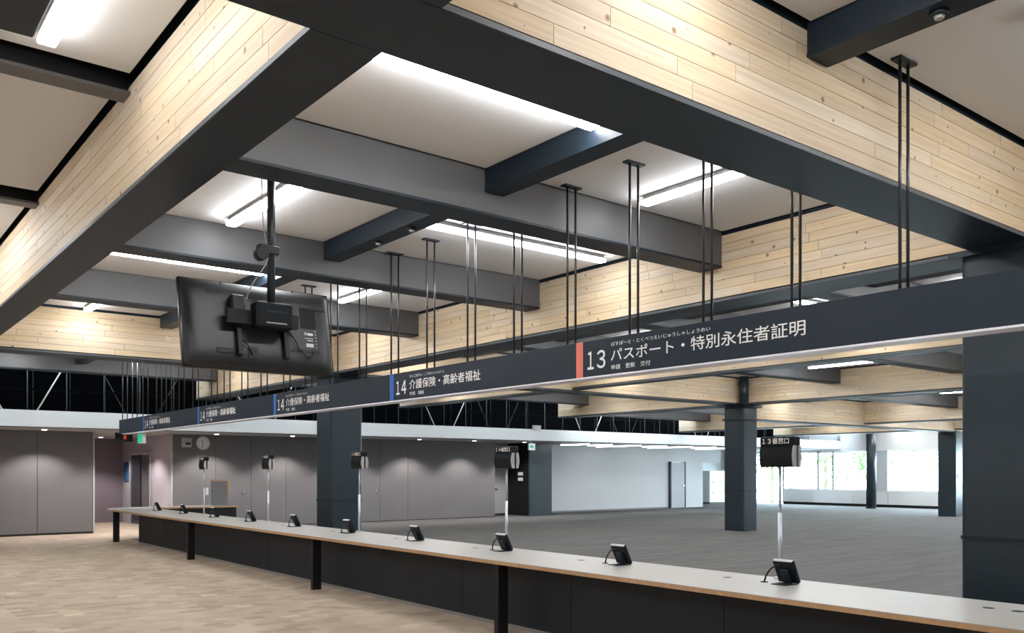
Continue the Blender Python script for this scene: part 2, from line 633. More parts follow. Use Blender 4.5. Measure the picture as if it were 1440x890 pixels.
# ------------------------------------------------------------------ grey beams and dark joists
CELL = ['waiting-side bay', 'bay above counter', 'first office bay', 'second office bay', 'bay past free-standing column', 'bay before last column', 'window bay']
LINE = {-2: 'second behind big column', -1: 'first behind big column', 1: 'before the television', 2: 'first past television',
        3: 'second past television', 5: 'first past far girder', 6: 'beside black void'}
STRIP = {-3: 'rearmost strip', -2: 'second strip behind', -1: 'behind crossing girder', 0: 'next to crossing girder',
         1: 'level with television', 2: 'just past television', 3: 'before far girder',
         4: 'just past far girder', 5: 'by black void'}
for ci in range(7):
    x0 = XG[ci] + (XW[ci] / 2 if ci else 0)
    x1 = XG[ci + 1] - (XW[ci + 1] / 2 if ci + 1 < 7 else 0)
    for k in LINE:
        if k < 0 and ci > 1:
            continue
        y = 3.10 + 3.02 * k
        zb = EYE + 2.17 + dz(ci)
        zt = EYE + 2.655 + dz(ci)
        if ci == 0:   # shallow rails over the waiting side
            zb = EYE + 2.455
        t = thing('ceiling_beam', ((x0 + x1) / 2, y, zb), 'grey ceiling beam of %s, %s' % (CELL[ci], LINE[k]), 'beam', 'grey ceiling beams')
        if ci == 0:
            bx('bottom_flange', (x0, y - 0.085, zb), (x1, y + 0.085, zb + 0.02), M['beam'], t)
            bx('web', (x0, y - 0.03, zb + 0.02), (x1, y + 0.03, zt), M['black'], t)
            continue
        bx('bottom_flange', (x0, y - 0.15, zb), (x1, y + 0.15, zb + 0.022), M['steel'], t)  # underside coloured darker than the web, its shade painted in
        bx('web', (x0, y - 0.146, zb + 0.022), (x1, y + 0.146, zt), M['beam'], t)
    for k in KS:
        if (k < -1) or (k < 0 and ci > 1) or ci == 0:
            continue
        ya = 3.10 + 3.02 * k + (CW / 2 if k in (0, 4) else 0.15)
        yb = 3.10 + 3.02 * (k + 1) - (CW / 2 if k in (-1, 3) else 0.15)
        z = EYE + 2.36 + dz(ci)
        jx = joist_x(ci)
        o = MB().box((jx - 0.105, ya, z), (jx + 0.105, yb, z + 0.02)).box((jx - 0.10, ya, z + 0.02), (jx + 0.10, yb, z + 0.29)).build('ceiling_joist', M['steel'])
        tag(o, 'short dark joist of %s, %s' % (CELL[ci], STRIP[k]), 'joist', 'dark ceiling joists')

# dark box beside the near light of the waiting-side bay
tag(MB().box((0.10, 3.36, EYE + 2.35), (0.92, 5.36, EYE + 2.55), 0.01).build('ceiling_duct_cover', M['steel']),
    'dark box on the waiting-side ceiling beside a bar light', 'ceiling box')


# ------------------------------------------------------------------ LED bar lights
def bar_light(axis, c, a0, a1, z, label, group, lm='led', drop=0.0):
    """slim housing fixed to the ceiling with a glowing diffuser bar"""
    mid = (a0 + a1) / 2
    t = thing('bar_light', (mid, c, z - 0.11) if axis == 0 else (c, mid, z - 0.11), label, 'light', group)

    def B(name, h, s0, s1, z0, z1, m, bev=0.0):
        if axis == 0:
            return bx(name, (s0, c - h, z0), (s1, c + h, z1), m, t, bev, 2)
        return bx(name, (c - h, s0, z0), (c + h, s1, z1), m, t, bev, 2)
    ztop = z
    z = z - drop
    B('housing', 0.028, a0 + 0.02, a1 - 0.02, z - 0.036, ztop, M['housing'])
    B('channel', 0.051, a0, a1, z - 0.046, z - 0.036, M['housing'])
    B('diffuser', 0.050, a0 + 0.004, a1 - 0.004, z - 0.084, z - 0.046, M[lm], 0.010)
    return t


for ci in range(7):
    x0 = XG[ci]
    for k in KS:
        if k < -2 or (k < 0 and ci > 2):
            continue
        ya = 3.10 + 3.02 * k
        z = EYE + CEIL + dz(ci)
        lab = 'LED bar light %s sign in %s, ' + STRIP[k]
        grp = 'LED bar lights on the ceiling'
        A, Bq = lab % ('parallel to', CELL[ci]), lab % ('square to', CELL[ci])
        if ci == 0:
            if k % 2 == 0:
                bar_light(1, 1.04, ya + 0.42, ya + 2.58, z, A, grp, 'led_soft')
                bar_light(0, ya + 1.5, -3.6, -1.5, z, Bq, grp)
            else:
                bar_light(0, ya + 1.5, -2.4, -0.2, z, Bq, grp)
                bar_light(1, -3.2, ya + 0.4, ya + 2.55, z, A, grp)
        elif k % 2 == 0:
            bar_light(0, ya + 1.5, x0 + 0.3, x0 + 2.66, z, Bq, grp)
            bar_light(1, x0 + 4.28, ya + 0.40, ya + 2.55, z, A, grp, drop=0.10 if ci == 3 and k == 2 else 0.0)
        else:
            bar_light(1, x0 + 1.52, ya + 0.36, ya + 2.60, z, A, grp)
            bar_light(0, ya + (1.2 if k == 3 else 1.37), x0 + 3.02, x0 + 5.56, z, Bq, grp)


# ------------------------------------------------------------------ columns
def column(cx, cy, zt, label, extra=None, s=0.325, bands=True):
    t = thing('steel_column', (cx, cy, 0), label, 'column', 'square dark columns')
    r = 0.055

    def ring(h, rr):
        pts = []
        for (sx, sy, a0) in ((1, 1, 0), (-1, 1, 90), (-1, -1, 180), (1, -1, 270)):
            for i in range(9):
                a = math.radians(a0 + 11.25 * i)
                pts.append((cx + sx * (h - rr) + rr * math.cos(a), cy + sy * (h - rr) + rr * math.sin(a)))
        return pts
    lower = MB().prism(ring(s, r), 2, 0, 1.092).build('lower_casing', M['column'], t)
    upper = MB().prism(ring(s, r), 2, 1.104, zt).build('upper_casing', M['column'], t)
    MB().prism(ring(s + 0.010, r), 2, 1.086, 1.112).build('joint_band', M['steel'], t)
    return t, ring


t, ring = column(7.80, 3.10, EYE + 1.80, 'big square dark column standing close behind the number 13 sign')
MB().prism(ring(0.40, 0.02), 2, EYE + 1.765, EYE + 1.812).build('head_plate', M['steel'], t)
t, ring = column(7.80, 15.18, EYE + 1.80, 'square dark column behind the counter between two number 14 displays')
MB().prism(ring(0.40, 0.02), 2, EYE + 1.765, EYE + 1.812).build('head_plate', M['steel'], t)
t, ring = column(20.1, 15.18, EYE + 1.74, 'free-standing square dark column on the office floor with pipe head')
MB().prism(ring(0.42, 0.02), 2, EYE + 1.74, EYE + 1.81).build('head_plate', M['steel'], t)
MB().prism(ring(0.36, 0.02), 2, EYE + 1.39, EYE + 1.43).build('collar_plate', M['steel'], t)
px, py = 20.1 - 0.44, 15.18 - 0.44
p = MB().cyl((px, py, EYE + 1.80), (px, py, EYE + 2.55), 0.125, n=24).build('pipe_head', M['column'], t)
MB().cyl((px, py, EYE + 2.33), (px, py, EYE + 2.37), 0.15, n=24).build('pipe_collar', M['column'], p)
t, ring = column(32.4, 15.18, EYE + 1.40, 'dark column nearest the windows with a white switch plate')
bx('switch_plate', (32.4 - 0.14, 15.18 - 0.34, 1.40), (32.4 - 0.02, 15.18 - 0.325, 1.54), M['white'], t)
rc = thing('round_column', (36.2, 20.4, 0), 'slim round dark column standing in front of the windows', 'column')
MB().cyl((36.2, 20.4, 0), (36.2, 20.4, EYE + 2.3), 0.21, n=28).build('shaft', M['column'], rc)
MB().cyl((36.2, 20.4, 0), (36.2, 20.4, 0.05), 0.24, n=28).build('base_ring', M['steel'], rc)

# ------------------------------------------------------------------ black plenum void and dropped ceiling behind it
LOWZ = EYE + 1.03
FY = 22.7
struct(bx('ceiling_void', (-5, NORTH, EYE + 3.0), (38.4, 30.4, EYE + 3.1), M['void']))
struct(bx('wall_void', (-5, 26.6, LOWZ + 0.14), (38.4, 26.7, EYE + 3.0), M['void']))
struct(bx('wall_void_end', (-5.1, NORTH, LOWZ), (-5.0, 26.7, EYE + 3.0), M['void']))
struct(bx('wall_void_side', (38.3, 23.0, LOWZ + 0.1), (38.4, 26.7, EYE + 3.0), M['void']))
low = sempty('ceiling_lower', (16, 26, LOWZ))
bx('soffit', (-5, FY + 0.06, LOWZ), (38.2, 30.4, LOWZ + 0.05), M['lowceil'], low)
bx('deck', (-5, FY + 0.06, LOWZ + 0.05), (38.2, 26.6, LOWZ + 0.10), M['void'], low)
bx('fascia', (-5, FY, LOWZ - 0.01), (37.6, FY + 0.06, EYE + 1.40), M['fascia'], low)
bx('fascia_shadow_gap', (-5, FY + 0.01, LOWZ - 0.025), (37.6, FY + 0.05, LOWZ - 0.01), M['steel'], low)
bx('wall_mounted_box', (18.86, FY - 0.05, EYE + 1.36), (19.16, FY + 0.05, EYE + 1.53), M['greyrim'], low)
x = -2.0
while x < 36:
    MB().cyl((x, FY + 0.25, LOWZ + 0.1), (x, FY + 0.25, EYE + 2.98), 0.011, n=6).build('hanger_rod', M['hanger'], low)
    MB().cyl((x + 0.35, FY + 1.6, LOWZ + 0.1), (x + 0.35, FY + 1.6, EYE + 2.98), 0.010, n=6).build('hanger_rod', M['shaded_rod'], low)
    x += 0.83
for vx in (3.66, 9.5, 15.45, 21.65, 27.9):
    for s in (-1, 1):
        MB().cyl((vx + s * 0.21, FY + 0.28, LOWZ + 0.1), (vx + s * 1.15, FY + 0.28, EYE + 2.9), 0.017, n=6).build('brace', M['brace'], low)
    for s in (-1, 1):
        MB().cyl((vx + 3.0 + s * 0.21, FY + 1.4, LOWZ + 0.1), (vx + 3.0 + s * 1.15, FY + 1.4, EYE + 2.9), 0.014, n=6).build('brace', M['brace_shade'], low)
bx('runner', (-5, FY + 1.2, EYE + 1.95), (38, FY + 1.24, EYE + 2.0), M['void'], low)

# downlights washing the wall
DL = [(a, 24.25) for a in (4.4, 6.55, 8.7, 10.95, 13.15, 15.35, 17.55, 19.75)] + [(6.75, 26.4), (6.75, 28.7)]
for i, (dx, dy) in enumerate(DL):
    t = thing('downlight', (dx, dy, LOWZ - 0.02), 'recessed downlight in the lift corridor, %s from the counter' % ('first', 'second')[i - 8] if i > 7 else 'recessed downlight before the grey wall, %s counting from the dark pier' % ('eighth', 'seventh', 'sixth', 'fifth', 'fourth', 'third', 'second', 'first')[i], 'downlight', 'downlights along the grey wall')
    MB().cyl((dx, dy, LOWZ - 0.012), (dx, dy, LOWZ + 0.004), 0.075, n=20).build('rim', M['white'], t)
    MB().cyl((dx, dy, LOWZ - 0.018), (dx, dy, LOWZ - 0.010), 0.058, n=20).build('lens', M['downlight'], t)
    ld = bpy.data.lights.new('downlight_lamp', 'SPOT')
    ld.energy = 90
    ld.spot_size = math.radians(118)
    ld.spot_blend = 0.45
    ld.shadow_soft_size = 0.04
    ld.color = (1.0, 0.94, 0.92)
    lo = bpy.data.objects.new('downlight_lamp', ld)
    C.objects.link(lo)
    lo.parent = t
    lo.location = (0, 0, -0.01)

for i, (bxx, y0, y1) in enumerate(((21.9, 23.2, 24.7), (24.6, 23.2, 25.6), (27.6, 23.2, 25.6), (30.7, 23.2, 25.6), (23.0, 23.15, 24.4), (26.0, 23.15, 24.4), (29.0, 23.15, 24.4))):
    bar_light(1, bxx, y0, y1, LOWZ, '%s LED bar light before the white wall, %s from the dark pier' % (('long', 'first'), ('long', 'second'), ('long', 'third'), ('long', 'fourth'), ('short', 'first'), ('short', 'second'), ('short', 'third'))[i], 'LED bars by the white wall', 'led_low')

# ------------------------------------------------------------------ walls
WY = 25.1
wl = sempty('wall_north', (0.3, WY, 0))
bx('core', (-5, WY + 0.02, 0), (5.71, WY + 0.2, LOWZ), M['joint'], wl)
xs = [-5 + 0.0, -3.5, -2.2, -0.9, 0.43, 1.75, 3.07, 4.39, 5.71]
for a, b in zip(xs[:-1], xs[1:]):
    bx('wall_panel', (a + 0.006, WY, 0.05), (b - 0.006, WY + 0.02, LOWZ - 0.005), M['wall_grey'], wl)
struct(bx('baseboard_north', (-5, WY - 0.006, 0), (5.71, WY + 0.02, 0.05), M['black']))
struct(bx('trim_1', (5.71, WY - 0.01, 0), (5.75, WY + 0.2, LOWZ), M['greyrim']))
wc = sempty('wall_clock_side', (13, WY, 0))
bx('core', (7.74, WY + 0.02, 0), (19.07, WY + 0.2, LOWZ), M['joint'], wc)
xs = [7.76, 8.97, 10.03, 11.12, 12.2, 13.28, 14.36, 15.43, 19.07]
for a, b in zip(xs[:-1], xs[1:]):
    bx('wall_panel', (a + 0.005, WY, 0.02), (b - 0.005, WY + 0.02, LOWZ - 0.005), M['wall_grey'], wc)
MB().cyl((14.2, WY - 0.05, 1.02), (14.2, WY, 1.02), 0.03, n=10).build('door_knob', M['silver'], wc)
MB().cyl((9.8, WY - 0.05, 1.02), (9.8, WY, 1.02), 0.03, n=10).build('door_knob', M['silver'], wc)
# corridor with lift
struct(bx('wall_corridor_end', (5.5, 30.2, 0), (7.9, 30.4, LOWZ), M['wall_dim']))
struct(bx('wall_corridor_side', (5.51, WY + 0.2, 0), (5.71, 30.2, LOWZ), M['wall_dim']))
struct(bx('wall_lift', (7.76, WY + 0.2, 0), (7.96, 30.2, LOWZ), M['wall_mauve']))
struct(bx('trim_2', (7.72, WY - 0.012, 0), (7.765, WY + 0.2, LOWZ), M['greyrim']))
lift = thing('lift_entrance', (7.74, 28.1, 0), 'grey steel lift doors in the pale wall past the counter end', 'lift')
bx('frame_side', (7.70, 26.98, 0), (7.78, 27.08, 2.22), M['door_grey'], lift)
bx('frame_side', (7.70, 29.12, 0), (7.78, 29.22, 2.22), M['door_grey'], lift)
bx('frame_head', (7.70, 27.08, 2.14), (7.78, 29.12, 2.22), M['door_grey'], lift)
bx('door_leaf', (7.735, 28.02, 0.01), (7.77, 29.12, 2.14), M['darkglass'], lift)
bx('door_leaf', (7.72, 27.08, 0.01), (7.755, 28.00, 2.14), M['liftdoor'], lift)
bx('door_leaf_edge', (7.70, 27.94, 0.01), (7.735, 28.04, 2.14), M['steel'], lift)
nb = thing('blue_notice_board', (7.74, 29.7, 1.3), 'narrow blue notice on the wall next to the lift', 'notice')
bx('board', (7.73, 29.42, 1.32), (7.76, 29.98, 1.95), M['poster'], nb)
bx('edge', (7.725, 29.42, 1.95), (7.76, 29.98, 1.97), M['white'], nb)

# recess door, dark pier, white wall
door = sempty('door_1', (19.75, 26.05, 0))
bx('leaf', (19.08, 26.02, 0.06), (20.38, 26.08, LOWZ), M['door_grey'], door)
bx('kick_strip', (19.08, 26.0, 0), (20.38, 26.08, 0.06), M['black'], door)
bx('frame_rail', (19.08, 26.005, 2.08), (20.38, 26.02, 2.095), M['joint'], door)
bx('door_handle', (19.75, 25.96, 0.98), (19.90, 26.02, 1.0), M['silver'], door)
struct(bx('wall_recess', (18.95, WY + 0.2, 0), (19.08, 26.2, LOWZ), M['wall_grey']))
pier = sempty('wall_pier', (20.95, 25.3, 0))
bx('dark_side', (20.38, 24.80, 0), (20.42, 26.2, LOWZ), M['black'], pier)
bx('teal_face', (20.42, 24.79, 0), (21.50, 26.2, LOWZ), M['column'], pier)
for z in (1.28, 1.48):
    sw = bx('switch_plate', (20.365, 25.12, z), (20.38, 25.40, z + 0.12), M['paper'], pier)
ww = sempty('wall_white', (27, 26.2, 0))
bx('panel', (21.5, 26.2, 0), (29.6, 26.4, LOWZ), M['wall_white'], ww)
bx('header', (29.6, 26.2, 2.04), (33.2, 26.4, LOWZ), M['wall_white'], ww)
bx('panel', (30.65, 26.2, 0), (31.9, 26.4, 2.04), M['wall_white'], ww)
struct(bx('baseboard_white_wall', (21.5, 26.185, 0), (29.6, 26.2, 0.06), M['trimgrey']))
d2 = sempty('door_2', (30.1, 26.2, 0))
bx('leaf', (29.66, 26.16, 0.01), (30.60, 26.22, 2.03), M['door_grey'], d2)
bx('frame_side', (29.58, 26.10, 0), (29.66, 26.4, 2.06), M['steel'], d2)
bx('frame_side', (30.60, 26.14, 0), (30.66, 26.4, 2.06), M['steel'], d2)
bx('door_handle', (30.42, 26.10, 0.97), (30.55, 26.16, 1.0), M['silver'], d2)
struct(bx('wall_far_room', (31.6, 29.8, 0), (38.2, 30.0, LOWZ), M['wall_white']))
struct(bx('wall_far_room_side', (31.5, 26.4, 0), (31.7, 29.8, LOWZ), M['wall_white']))
cb = thing('tall_cabinet', (35.6, 28.6, 0), 'white tall cabinet seen through the open doorway of the white wall', 'cabinet')
bx('body', (35.0, 28.3, 0.08), (36.4, 29.2, 1.65), M['white'], cb)
bx('plinth', (35.0, 28.32, 0), (36.4, 29.2, 0.08), M['black'], cb)
for xx in (35.2, 35.8):
    for zz in (0.5, 1.05):
        bx('handle', (xx, 28.27, zz), (xx + 0.03, 28.30, zz + 0.08), M['blue'], cb)

# window wall
WX = 38.0
SILL, HEAD = 0.73, 2.57
wr = sempty('wall_window_side', (WX, 12, 0))
for (a, b) in ((8.0, 9.9), (9.9, 12.0), (12.0, 14.1), (14.1, 16.2), (16.2, 18.3), (18.3, 20.6), (20.6, 21.2), (21.2, 22.3), (22.3, 24.4), (24.4, 26.1)):
    bx('sill_panel', (WX - 0.02, a + 0.006, 0.12), (WX + 0.1, b - 0.006, SILL), M['white'], wr)
bx('core', (WX + 0.02, SOUTH, 0), (WX + 0.2, 26.1, SILL - 0.02), M['trimgrey'], wr)
bx('base_gap', (WX - 0.005, 8.0, 0), (WX + 0.02, 26.1, 0.12), M['black'], wr)
bx('lintel', (WX, SOUTH, HEAD), (WX + 0.2, 30.2, EYE + 2.4), M['white'], wr)
bx('solid_end', (WX, SOUTH, SILL - 0.02), (WX + 0.2, 8.0, HEAD), M['white'], wr)
bx('pilaster', (WX - 0.05, 20.6, SILL), (WX + 0.2, 21.2, HEAD), M['wall_white'], wr)
bx('bulkhead', (WX - 0.42, SOUTH, HEAD), (WX, FY, EYE + 1.98), M['white'], wr)
bx('jamb', (WX, 27.9, 0), (WX + 0.2, 30.2, HEAD), M['wall_white'], wr)


def window(n, y0, y1, posts, z0=SILL, dark=None):
    wnd = sempty('window_%d' % n, (WX + 0.1, (y0 + y1) / 2, z0))
    for z in (z0, HEAD - 0.05):
        bx('rail', (WX + 0.06, y0, z), (WX + 0.13, y1, z + 0.05), M['silver'], wnd)
    ys = [y0] + posts + [y1]
    for y in ys:
        bx('mullion', (WX + 0.05, y - 0.03, z0), (WX + 0.14, y + 0.03, HEAD), M['steel'] if y in posts else M['silver'], wnd)
    for a, b in zip(ys[:-1], ys[1:]):
        bx('pane', (WX + 0.09, a + 0.03, z0 + 0.05), (WX + 0.096, b - 0.03, HEAD - 0.05), M['glass'], wnd)


window(1, 21.2, 26.1, [23.4, 24.2])
window(2, 8.0, 20.6, [10.5, 13.0, 15.5, 18.2])
window(3, 26.15, 27.9, [], 0.05)

# remaining shell
struct(bx('wall_west', (-5.1, SOUTH, 0), (-5.0, 25.3, EYE + 2.7), M['wall_white']))
struct(bx('wall_south', (-5.1, SOUTH - 0.1, 0), (38.2, SOUTH, EYE + 2.7), M['wall_white']))


# ------------------------------------------------------------------ service counter
CT = 0.75
counter = thing('service_counter', (5.85, 11, 0), 'long low service counter with pale top and plywood edge', 'counter')
X0, X1, YE = 5.34, 6.36, 22.9
YS = -1.0
front = [(X0, YS), (X0, 21.7)]
R = 1.0
pts = [(X0, YS)]
for i in range(13):
    a = math.radians(180 - 90 * i / 12)
    pts.append((X0 + 1.02 + 1.02 * math.cos(a), YE - 0.9 + 0.9 * math.sin(a)))
pts += [(X1, YE), (X1, YS)]
MB().prism(pts, 2, CT - 0.006, CT).build('laminate_top', M['laminate'], counter)
ins = [(min(max(px, X0 + 0.002), X1 - 0.002), py) for (px, py) in pts]
MB().prism(ins, 2, CT - 0.040, CT - 0.006).build('plywood_core', M['ply'], counter)
for ly in (21.7, 16.5, 11.27, 7.05, 2.0):
    lg = MB().box((X0 + 0.03, ly - 0.035, 0), (X0 + 0.16, ly + 0.035, CT - 0.04), 0.004).build('leg', M['black'], counter)
y = YS
while y < 20.9:
    y2 = min(y + 1.83, 20.95)
    bx('front_panel', (5.73, y + 0.003, 0.035), (5.76, y2 - 0.003, CT - 0.04), M['kick'], counter)
    y = y2
bx('floor_rail', (5.725, YS, 0.0), (5.765, 20.95, 0.035), M['trimgrey'], counter)
bx('end_panel', (5.76, 20.92, 0), (6.2, 20.95, CT - 0.04), M['kick'], counter)
bx('apron', (6.0, YS, CT - 0.16), (6.03, 20.9, CT - 0.04), M['black'], counter)
gy = [2.40, 2.58, 0.7] + [4.69 + 1.81 * i for i in range(9)]
for g in gy:
    MB().cyl((6.03, g, CT - 0.004), (6.03, g, CT + 0.0008), 0.038, n=18).build('cable_grommet', M['steel'], counter)

ret = thing('return_counter', (7.4, 22.5, 0), 'short return of the counter with black body at its curved end', 'counter')
bx('top', (X1, 22.15, CT - 0.035), (8.5, 22.9, CT), M['ply'], ret)
bx('top_laminate', (X1, 22.16, CT), (8.49, 22.89, CT + 0.004), M['laminate'], ret)
bx('body', (X1 + 0.1, 22.2, 0), (8.48, 22.85, CT - 0.035), M['black'], ret)
sp = thing('screen_panel', (8.25, 22.75, CT + 0.004), 'small grey screen with tan wooden edge standing on the return counter', 'screen')
bx('panel', (8.02, 22.72, CT + 0.004), (8.44, 22.76, CT + 0.63), M['wall_grey'], sp)
bx('top_edge', (8.02, 22.71, CT + 0.63), (8.50, 22.77, CT + 0.665), M['ply'], sp)
bx('side_edge', (8.44, 22.71, CT + 0.30), (8.50, 22.77, CT + 0.63), M['ply'], sp)


# ------------------------------------------------------------------ tablets on the counter
def at(o, pts_fn):
    return o


def tablet(y, label):
    z = CT
    t = thing('tablet_stand', (6.06, y, z), label, 'tablet', 'tablets on the counter')
    bx('base_plate', (5.93, y - 0.07, z), (6.11, y + 0.07, z + 0.006), M['plastic'], t, 0.002)
    rot = Matrix.Translation((6.10, y, z + 0.021)) @ Matrix.Rotation(math.radians(-27), 4, 'Y')
    scr = MB().box((-0.030, -0.095, 0.0), (0.0, 0.095, 0.20), 0.006, 2, rot).build('tablet_body', M['plastic'], t)
    MB().box((0.0, -0.085, 0.012), (0.003, 0.085, 0.188), 0.0, 1, rot).build('screen', M['gloss'], scr)
    MB().box((-0.034, -0.088, 0.194), (-0.004, 0.088, 0.204), 0.003, 1, rot).build('top_rim', M['housing'], t)
    MB().box((-0.048, -0.035, 0.0), (-0.030, 0.035, 0.13), 0.004, 1, rot).build('support', M['steel'], t)
    p = []
    for i in range(9):
        u = i / 8
        p.append((5.995 - 0.02 * u + 0.04 * u * u, y + 0.02 + 0.17 * u, z + 0.15 * math.cos(u * math.pi / 2) ** 0.7 + 0.004))
    MB().tube(p, 0.0075, 6).build('cable', M['black'], t)
    MB().cyl((6.015, y + 0.19, z), (6.015, y + 0.19, z + 0.005), 0.030, n=14).build('cable_cap', M['black'], t)
    return t


ordn = ['first', 'second', 'third', 'fourth', 'fifth', 'sixth', 'seventh', 'eighth', 'ninth', 'tenth']
TY = [4.12 + 1.83 * i for i in range(10)]
for i in range(10):
    tablet(TY[i], 'small black tablet on stand, %s along the counter from the number 13 display' % ordn[i])


# ------------------------------------------------------------------ counter number displays on poles
def number_display(y, txt, label, box=False):
    z = CT
    x = 6.30
    t = thing('number_display', (x, y, z), label, 'display', 'counter number displays')
    MB().cyl((x, y, z), (x, y, z + 0.012), 0.05, n=18).build('base', M['greyrim'], t)
    MB().cyl((x, y, z), (x, y, z + 0.55), 0.0165, n=14).build('lower_pole', M['silver'], t)
    MB().cyl((x, y, z + 0.55), (x, y, EYE + 0.05), 0.011, n=12).build('upper_pole', M['silver'], t)
    zb, zt = EYE + 0.030, EYE + 0.285
    hy = 0.165
    hd = bx('header', (x - 0.048, y - hy, zt - 0.078), (x + 0.048, y + hy, zt), M['plastic'], t, 0.012, 2)
    text_mesh('lettering', txt, 0.02, y + hy - 0.025, 0.26, zt - 0.062, 0.050, M['letter'], hd, x - 0.0492)
    # curved display panel on each side with pale rims
    for s in (-1, 1):
        n = 8
        prof = []
        for i in range(n + 1):
            u = i / n
            zz = zb + u * (zt - 0.076 - zb)
            prof.append((x + s * (0.038 + 0.016 * math.sin(u * math.pi)), zz))
        poly = prof + [(x + s * 0.010, prof[-1][1]), (x + s * 0.010, prof[0][1])]
        MB().prism(poly, 1, y - hy + 0.012, y + hy).build('display_panel', M['plastic'], t)
        rim = [(px + s * 0.004, pz) for px, pz in prof] + [(x + s * 0.014, prof[-1][1]), (x + s * 0.014, prof[0][1])]
        MB().prism(rim, 1, y - hy - 0.004, y - hy + 0.012).build('side_rim', M['greyrim'], t)
    bx('core', (x - 0.010, y - hy + 0.004, zb), (x + 0.010, y + hy, zt - 0.07), M['black'], t)
    if box:
        bx('switch_box', (x + 0.02, y - 0.09, z + 0.40), (x + 0.06, y - 0.02, z + 0.55), M['white'], t)
    return t


number_display(4.36, '１３番窓口', 'number 13 counter display on slim silver pole beside the first tablet')
number_display(8.07, '１４番窓口', 'number 14 counter display on pole beside the third tablet')
number_display(11.62, '１４番窓口', 'number 14 counter display on pole overlapping the dark column')
number_display(14.98, '１４番窓口', 'number 14 counter display on pole between dark column and wall clock')
number_display(18.3, '１４番窓口', 'number 14 counter display with small white box on its pole', True)

# ------------------------------------------------------------------ long hanging sign
SX = 5.22
S0, S1 = EYE + 0.80, EYE + 1.12
sign = thing('hanging_guide_sign', (SX + 0.03, 10, S0), 'very long dark hanging guide sign with white lettering over the counter', 'sign')
board = bx('sign_board', (SX, -1.0, S0 + 0.012), (SX + 0.16, 20.6, S1), M['sign'], sign, 0.002)
bx('underside_strip', (SX + 0.001, -1.0, S0 - 0.002), (SX + 0.159, 20.35, S0 + 0.012), M['sign_under'], sign)


def block(y0, num, ruby, main, sub, stripe, wmain, wruby, wsub):
    bx('colour_stripe', (SX - 0.002, y0 - 0.085, S0 + 0.012), (SX + 0.001, y0, S1 - 0.002), M[stripe], board)
    xt = SX - 0.003
    for q, ch in enumerate(num):
        text_mesh('digit', ch, 0.012, y0 - 0.145 - 0.115 * q, 0.078 if ch == '１' else 0.105, EYE + 0.872, 0.155, M['letter'], board, xt)
    text_mesh('heading', main, 0.006, y0 - 0.43, wmain, EYE + 0.915, 0.108, M['letter'], board, xt)
    text_mesh('reading_aid', ruby, 0.004, y0 - 0.435, wruby, EYE + 1.045, 0.034, M['letter'], board, xt)
    text_mesh('services', sub, 0.004, y0 - 0.435, wsub, EYE + 0.846, 0.042, M['letter'], board, xt)


block(5.69, '１３', 'ぱすぽーと・とくべつえいじゅうしゃしょうめい', 'パスポート・特別永住者証明', '申請　更新　交付', 'coral', 1.85, 1.04, 0.44)
for y0 in (8.89, 12.21, 15.48, 18.79):
    block(y0, '１４', 'かいごほけん・こうれいしゃふくし', '介護保険・高齢者福祉', '手続　相談', 'blue', 1.35, 0.70, 0.30)
RX = SX + 0.08
k = -4
while 2.77 + 0.768 * k < 20.5:
    y = 2.77 + 0.768 * k
    k += 1
    zt = EYE + CEIL
    for gyy in (G1Y, G4Y):
        if abs(y - gyy) < CW / 2 + 0.08:
            y = gyy - CW / 2 - 0.085 if y < gyy else gyy + CW / 2 + 0.085
    for kk in (-2, -1, 1, 2, 3, 5, 6):
        by = 3.10 + 3.02 * kk
        if abs(y - by) < 0.15 + 0.07:
            y = by - 0.225 if y < by else by + 0.225
    for q in (-1, 1):
        MB().cyl((RX + q * 0.049, y, S1), (RX + q * 0.049, y, zt - 0.012), 0.0105, n=8).build('suspension_rod', M['rod'], sign)
    bx('ceiling_plate', (RX - 0.10, y - 0.034, zt - 0.014), (RX + 0.10, y + 0.034, zt), M['steel'], sign)

# ------------------------------------------------------------------ television on its ceiling pole
PX, PY = 2.80, 6.60
mount = thing('television_mount', (PX, PY, EYE + 1.05), 'black ceiling pole and bracket that carries the television', 'mount')
MB().cyl((PX, PY, EYE + 1.22), (PX, PY, EYE + CEIL), 0.031, n=20).build('pole', M['column'], mount)
MB().cyl((PX, PY, EYE + CEIL - 0.02), (PX, PY, EYE + CEIL), 0.09, n=20).build('ceiling_flange', M['black'], mount)
cl = MB().box((PX - 0.045, PY - 0.045, EYE + 1.700), (PX + 0.055, PY + 0.045, EYE + 1.765), 0.006).build('clamp', M['steel'], mount)
MB().box((PX - 0.115, PY - 0.05, EYE + 1.72), (PX - 0.035, PY + 0.03, EYE + 1.77), 0.008).cyl((PX - 0.09, PY - 0.06, EYE + 1.69), (PX - 0.09, PY + 0.02, EYE + 1.69), 0.05, n=16).build('clamp_knob', M['black'], mount)
hb = MB().box((PX - 0.145, PY - 0.075, EYE + 1.115), (PX + 0.155, PY + 0.075, EYE + 1.315), 0.018, 2).build('bracket_housing', M['plastic'], mount)
bx('housing_groove', (PX - 0.07, PY - 0.078, EYE + 1.235), (PX + 0.10, PY - 0.072, EYE + 1.250), M['steel'], hb)
bx('housing_groove', (PX - 0.07, PY - 0.078, EYE + 1.150), (PX + 0.10, PY - 0.072, EYE + 1.158), M['greyrim'], hb)
bx('cross_plate', (PX - 0.34, PY + 0.02, EYE + 1.14), (PX + 0.24, PY + 0.06, EYE + 1.25), M['black'], mount)
TVM = Matrix.Translation((2.775, 6.79, EYE + 1.135)) @ Matrix.Rotation(math.radians(-11.5), 4, 'X')
